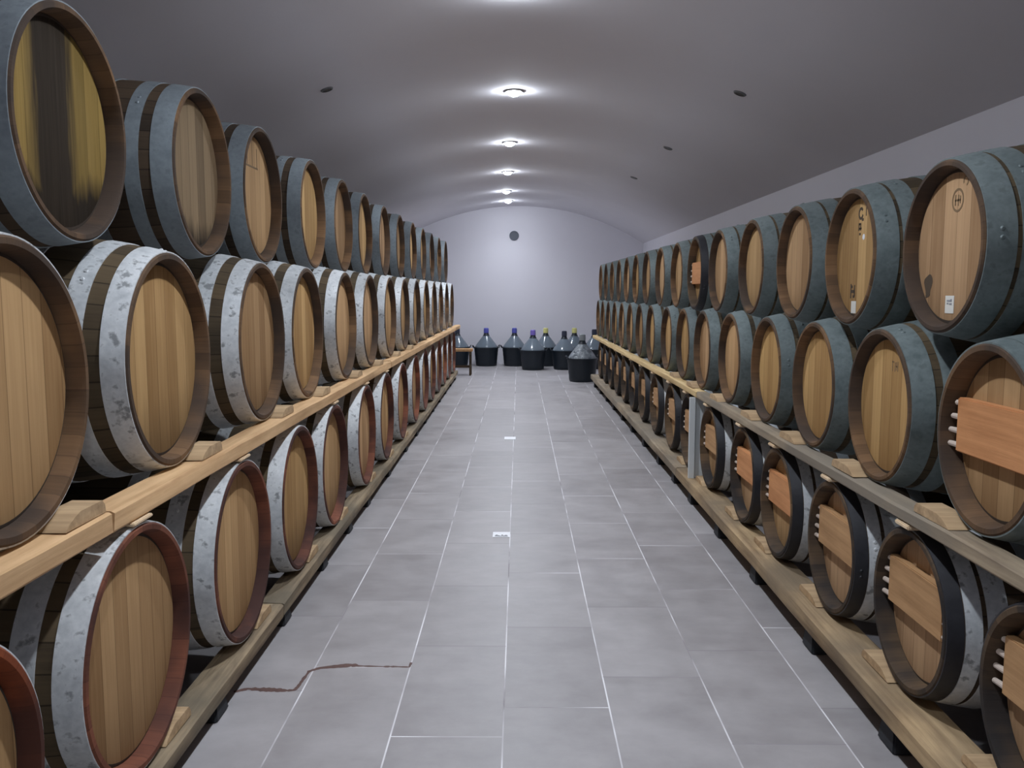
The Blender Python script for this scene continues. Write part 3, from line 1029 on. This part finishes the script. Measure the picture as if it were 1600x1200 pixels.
# ------------------------------------------------------------------ back wall vent
root = empty('wall_vent', (-0.11, Y1, 3.0), (R(90), 0, 0))
bm = bmesh.new(); lathe(bm, [(0.0, 0.095), (0.0, 0.112), (0.02, 0.11), (0.026, 0.1), (0.02, 0.094), (0.0, 0.092)], 40, 'z')
link('vent_rim', mesh('vent_rim', bm, M['vent']), root)
bm = bmesh.new()
lathe(bm, [(0.001, 0.0005), (0.001, 0.094)], 40, 'z')
for k in range(-3, 4):
    hw = math.sqrt(0.092 ** 2 - (k * 0.024) ** 2) - 0.002
    box(bm, -hw, hw, k * 0.024 - 0.008, k * 0.024 + 0.008, 0.004, 0.016)
link('vent_slats', mesh('vent_slats', bm, M['vent']), root)
tag(root, 'round dark grey vent high on the white back wall', 'vent')

# ------------------------------------------------------------------ demijohns
def demijohn_meshes():
    out = {}
    bm = bmesh.new()
    prof = [(0.0, 0.001), (0.0, 0.235), (0.015, 0.248)]
    for k in range(1, 9):
        prof.append((0.015 + 0.38 * k / 8, 0.248 + 0.042 * k / 8 + (0.003 if k % 2 else 0)))
    prof += [(0.395, 0.303), (0.42, 0.303), (0.42, 0.288), (0.36, 0.283)]
    lathe(bm, prof, 48, 'z', wob=lambda k, i: 0.006 if i % 4 == 0 and 2 < k < 11 else 0)
    out['basket'] = mesh('basket', bm, M['black_plastic'])
    bm = bmesh.new()
    prof = [(0.03, 0.001), (0.03, 0.2), (0.10, 0.245), (0.36, 0.275), (0.415, 0.277), (0.45, 0.258), (0.50, 0.222), (0.56, 0.172), (0.62, 0.122), (0.665, 0.082), (0.69, 0.058), (0.71, 0.047), (0.755, 0.044), (0.757, 0.052), (0.785, 0.052), (0.786, 0.001)]
    lathe(bm, prof, 56, 'z')
    out['glass'] = mesh('glass_bottle', bm, M['glass'], R(50))
    bm = bmesh.new()
    lathe(bm, [(0.735, 0.047), (0.735, 0.062), (0.80, 0.062), (0.835, 0.058), (0.845, 0.045), (0.845, 0.0005)], 32, 'z')
    out['cap'] = mesh('cap', bm, M['cap_blue'])
    bm = bmesh.new()
    lathe(bm, [(0.672, 0.078), (0.674, 0.083), (0.70, 0.064), (0.733, 0.056), (0.733, 0.047)], 32, 'z')
    out['collar'] = mesh('neck_collar', bm, M['black_plastic'])
    hd = []
    for s in (-1, 1):
        bm = bmesh.new()
        pts = []
        for k in range(11):
            a = PI * k / 10
            pts.append(Vector((s * (0.300 + 0.03 * math.sin(a)), 0.085 * math.cos(a), 0.405 + 0.055 * math.sin(a))))
        ringv = []
        for k, p in enumerate(pts):
            d = (pts[min(k + 1, 10)] - pts[max(k - 1, 0)]).normalized()
            e1 = d.cross(Vector((s, 0, 0.3))).normalized()
            e2 = d.cross(e1)
            ringv.append([bm.verts.new(p + (e1 * math.cos(q * PI / 3) + e2 * math.sin(q * PI / 3)) * 0.011) for q in range(6)])
        for a_, b_ in zip(ringv[:-1], ringv[1:]):
            for q in range(6):
                bm.faces.new((a_[q], a_[(q + 1) % 6], b_[(q + 1) % 6], b_[q])).smooth = True
        bm.faces.new(ringv[0]); bm.faces.new(ringv[-1][::-1])
        hd.append(mesh('handle', bm, M['black_plastic'], R(60)))
    out['handles'] = hd
    return out


DJ = demijohn_meshes()
proto = None
djs = [(-1.42, 20.25, 'cap_dark', 'glass', 1.0, 'demijohn in black basket behind the wooden stool, leftmost against the back wall'),
       (-0.75, 20.2, 'cap_blue', 'glass', 1.0, 'blue-capped demijohn in black basket, just right of the wooden stool'),
       (-0.10, 20.2, 'cap_blue', 'glass', 1.0, 'blue-capped demijohn in black basket at the middle of the back wall'),
       (0.31, 19.2, 'cap_purple', 'glass', 1.0, 'violet-capped demijohn in black basket standing in front of the row'),
       (0.62, 20.2, 'cap_yellow', 'glass', 1.0, 'yellow-capped demijohn standing behind the violet-capped one'),
       (1.0, 19.28, 'cap_dark', 'glass', 0.97, 'dark-capped demijohn in black basket between violet-capped and film-wrapped ones'),
       (1.28, 20.2, 'cap_yellow', 'glass', 1.0, 'yellow-capped demijohn half hidden behind the dark-capped one'),
       (1.68, 19.5, 'cap_dark', 'glass', 1.0, 'dark-capped demijohn behind the film-wrapped one, rightmost of all'),
       (1.21, 16.68, 'cap_grey', 'film', 1.03, 'film-wrapped demijohn in black basket, nearest of all, beside the right stack')]
for x, y, cap, gl, s, l in djs:
    if proto is None:
        root = empty('demijohn', (x, y, 0))
        link('basket', DJ['basket'], root)
        link('glass_bottle', DJ['glass'], root)
        link('cap', DJ['cap'], root)
        link('neck_collar', DJ['collar'], root)
        for h in DJ['handles']:
            link('handle', h, root)
        proto = root
    else:
        root = proto.copy()
        COL.objects.link(root)
        for ch in proto.children:
            c = ch.copy(); COL.objects.link(c); c.parent = root
    root.location = (x, y, 0)
    root.scale = (s * 0.955, s * 0.955, s * 1.03)
    root.rotation_euler = (0, 0, random.uniform(-0.3, 0.3))
    for c in root.children:
        base = c.name.split('.')[0]
        if base == 'cap':
            relink_mats(c, [M[cap]])
        elif base == 'glass_bottle':
            relink_mats(c, [M[gl]])
    tag(root, l, 'demijohn', 'demijohns by the back wall')

# ------------------------------------------------------------------ wooden stool at the end of the left stack
root = empty('wooden_stool', (-1.16, 17.9, 0))
bm = bmesh.new(); box(bm, -0.22, 0.22, -0.15, 0.15, 0.49, 0.54)
link('seat', mesh('seat', bm, M['bar'], bevel=0.006), root)
for sx in (-1, 1):
    for sy in (-1, 1):
        bm = bmesh.new(); vs_, _ = box(bm, sx * 0.17 - 0.02, sx * 0.17 + 0.02, sy * 0.11 - 0.02, sy * 0.11 + 0.02, 0, 0.49)
        link('leg', mesh('leg', bm, M['stave_dark'], bevel=0.004), root)
bm = bmesh.new(); box(bm, -0.15, 0.15, -0.012, 0.012, 0.15, 0.2)
link('stretcher', mesh('stretcher', bm, M['stave_dark'], bevel=0.003), root)
tag(root, 'low wooden stool at the far end of the left stack', 'stool')

# ------------------------------------------------------------------ small things on the floor
root = empty('floor_card', (-0.121, 6.015, 0.0))
bm = bmesh.new(); box(bm, -0.06, 0.06, -0.065, 0.065, 0.0005, 0.004)
link('card', mesh('card', bm, M['card']), root)
bm = bmesh.new()
for x0, x1, y0, y1 in [(-0.045, -0.012, -0.05, -0.025), (-0.02, 0.014, -0.052, -0.036), (0.012, 0.045, -0.054, -0.028), (-0.04, -0.026, -0.025, -0.008), (0.0, 0.012, -0.03, -0.006), (0.024, 0.04, -0.028, -0.014)]:
    box(bm, x0, x1, y0, y1, 0.004, 0.0046)
link('printed_mark', mesh('printed_mark', bm, M['ink']), root)
tag(root, 'white card with grey print lying on the floor, nearer of two', 'card')
bm = bmesh.new(); box(bm, -0.065, 0.065, -0.09, 0.09, 0.0005, 0.005)
tag(link('floor_card', mesh('floor_card', bm, M['card']), None, (-0.101, 10.09, 0)), 'blank white card lying on the floor farther down the aisle', 'card')

path = [(-1.179, 3.47, .016), (-1.13, 3.5, .02), (-1.07, 3.492, .024), (-1.012, 3.488, .028), (-0.97, 3.484, .016), (-0.932, 3.488, .014), (-0.925, 3.523, .010),
        (-0.92, 3.60, .010), (-0.913, 3.673, .012), (-0.875, 3.705, .02), (-0.80, 3.722, .022), (-0.74, 3.735, .026), (-0.709, 3.727, .012), (-0.60, 3.722, .010), (-0.545, 3.722, .012), (-0.482, 3.718, .008), (-0.479, 3.765, .010)]
bm = bmesh.new()
fine = []
rn = random.Random(3)
path = [(x * 1.0303, y * 1.0303, q * 1.35) for x, y, q in path]
for (xa, ya, wa), (xb, yb, wb) in zip(path[:-1], path[1:]):
    n = 5
    fine += [(xa + (xb - xa) * k / n, ya + (yb - ya) * k / n, (wa + (wb - wa) * k / n) * rn.uniform(0.6, 1.25)) for k in range(n)]
fine.append(path[-1])
ring = []
for k, (x, y, w_) in enumerate(fine):
    x2, y2, _ = fine[min(k + 1, len(fine) - 1)]
    x1, y1, _ = fine[max(k - 1, 0)]
    d = Vector((x2 - x1, y2 - y1, 0)).normalized()
    nrm = Vector((-d.y, d.x, 0))
    p = Vector((x, y, 0))
    a = p + nrm * w_ * 0.62
    b_ = p - nrm * w_ * 0.45
    ring.append([bm.verts.new((a.x, a.y, 0.0003)), bm.verts.new((p.x, p.y, 0.0018)), bm.verts.new((b_.x, b_.y, 0.0003))])
for p, q in zip(ring[:-1], ring[1:]):
    bm.faces.new((p[0], p[1], q[1], q[0]))
    bm.faces.new((p[1], p[2], q[2], q[1]))
tag(link('wine_spill', mesh('wine_spill', bm, M['spill'])), 'dried dark red wine trickle crossing the floor tiles from the left rail', 'spill')
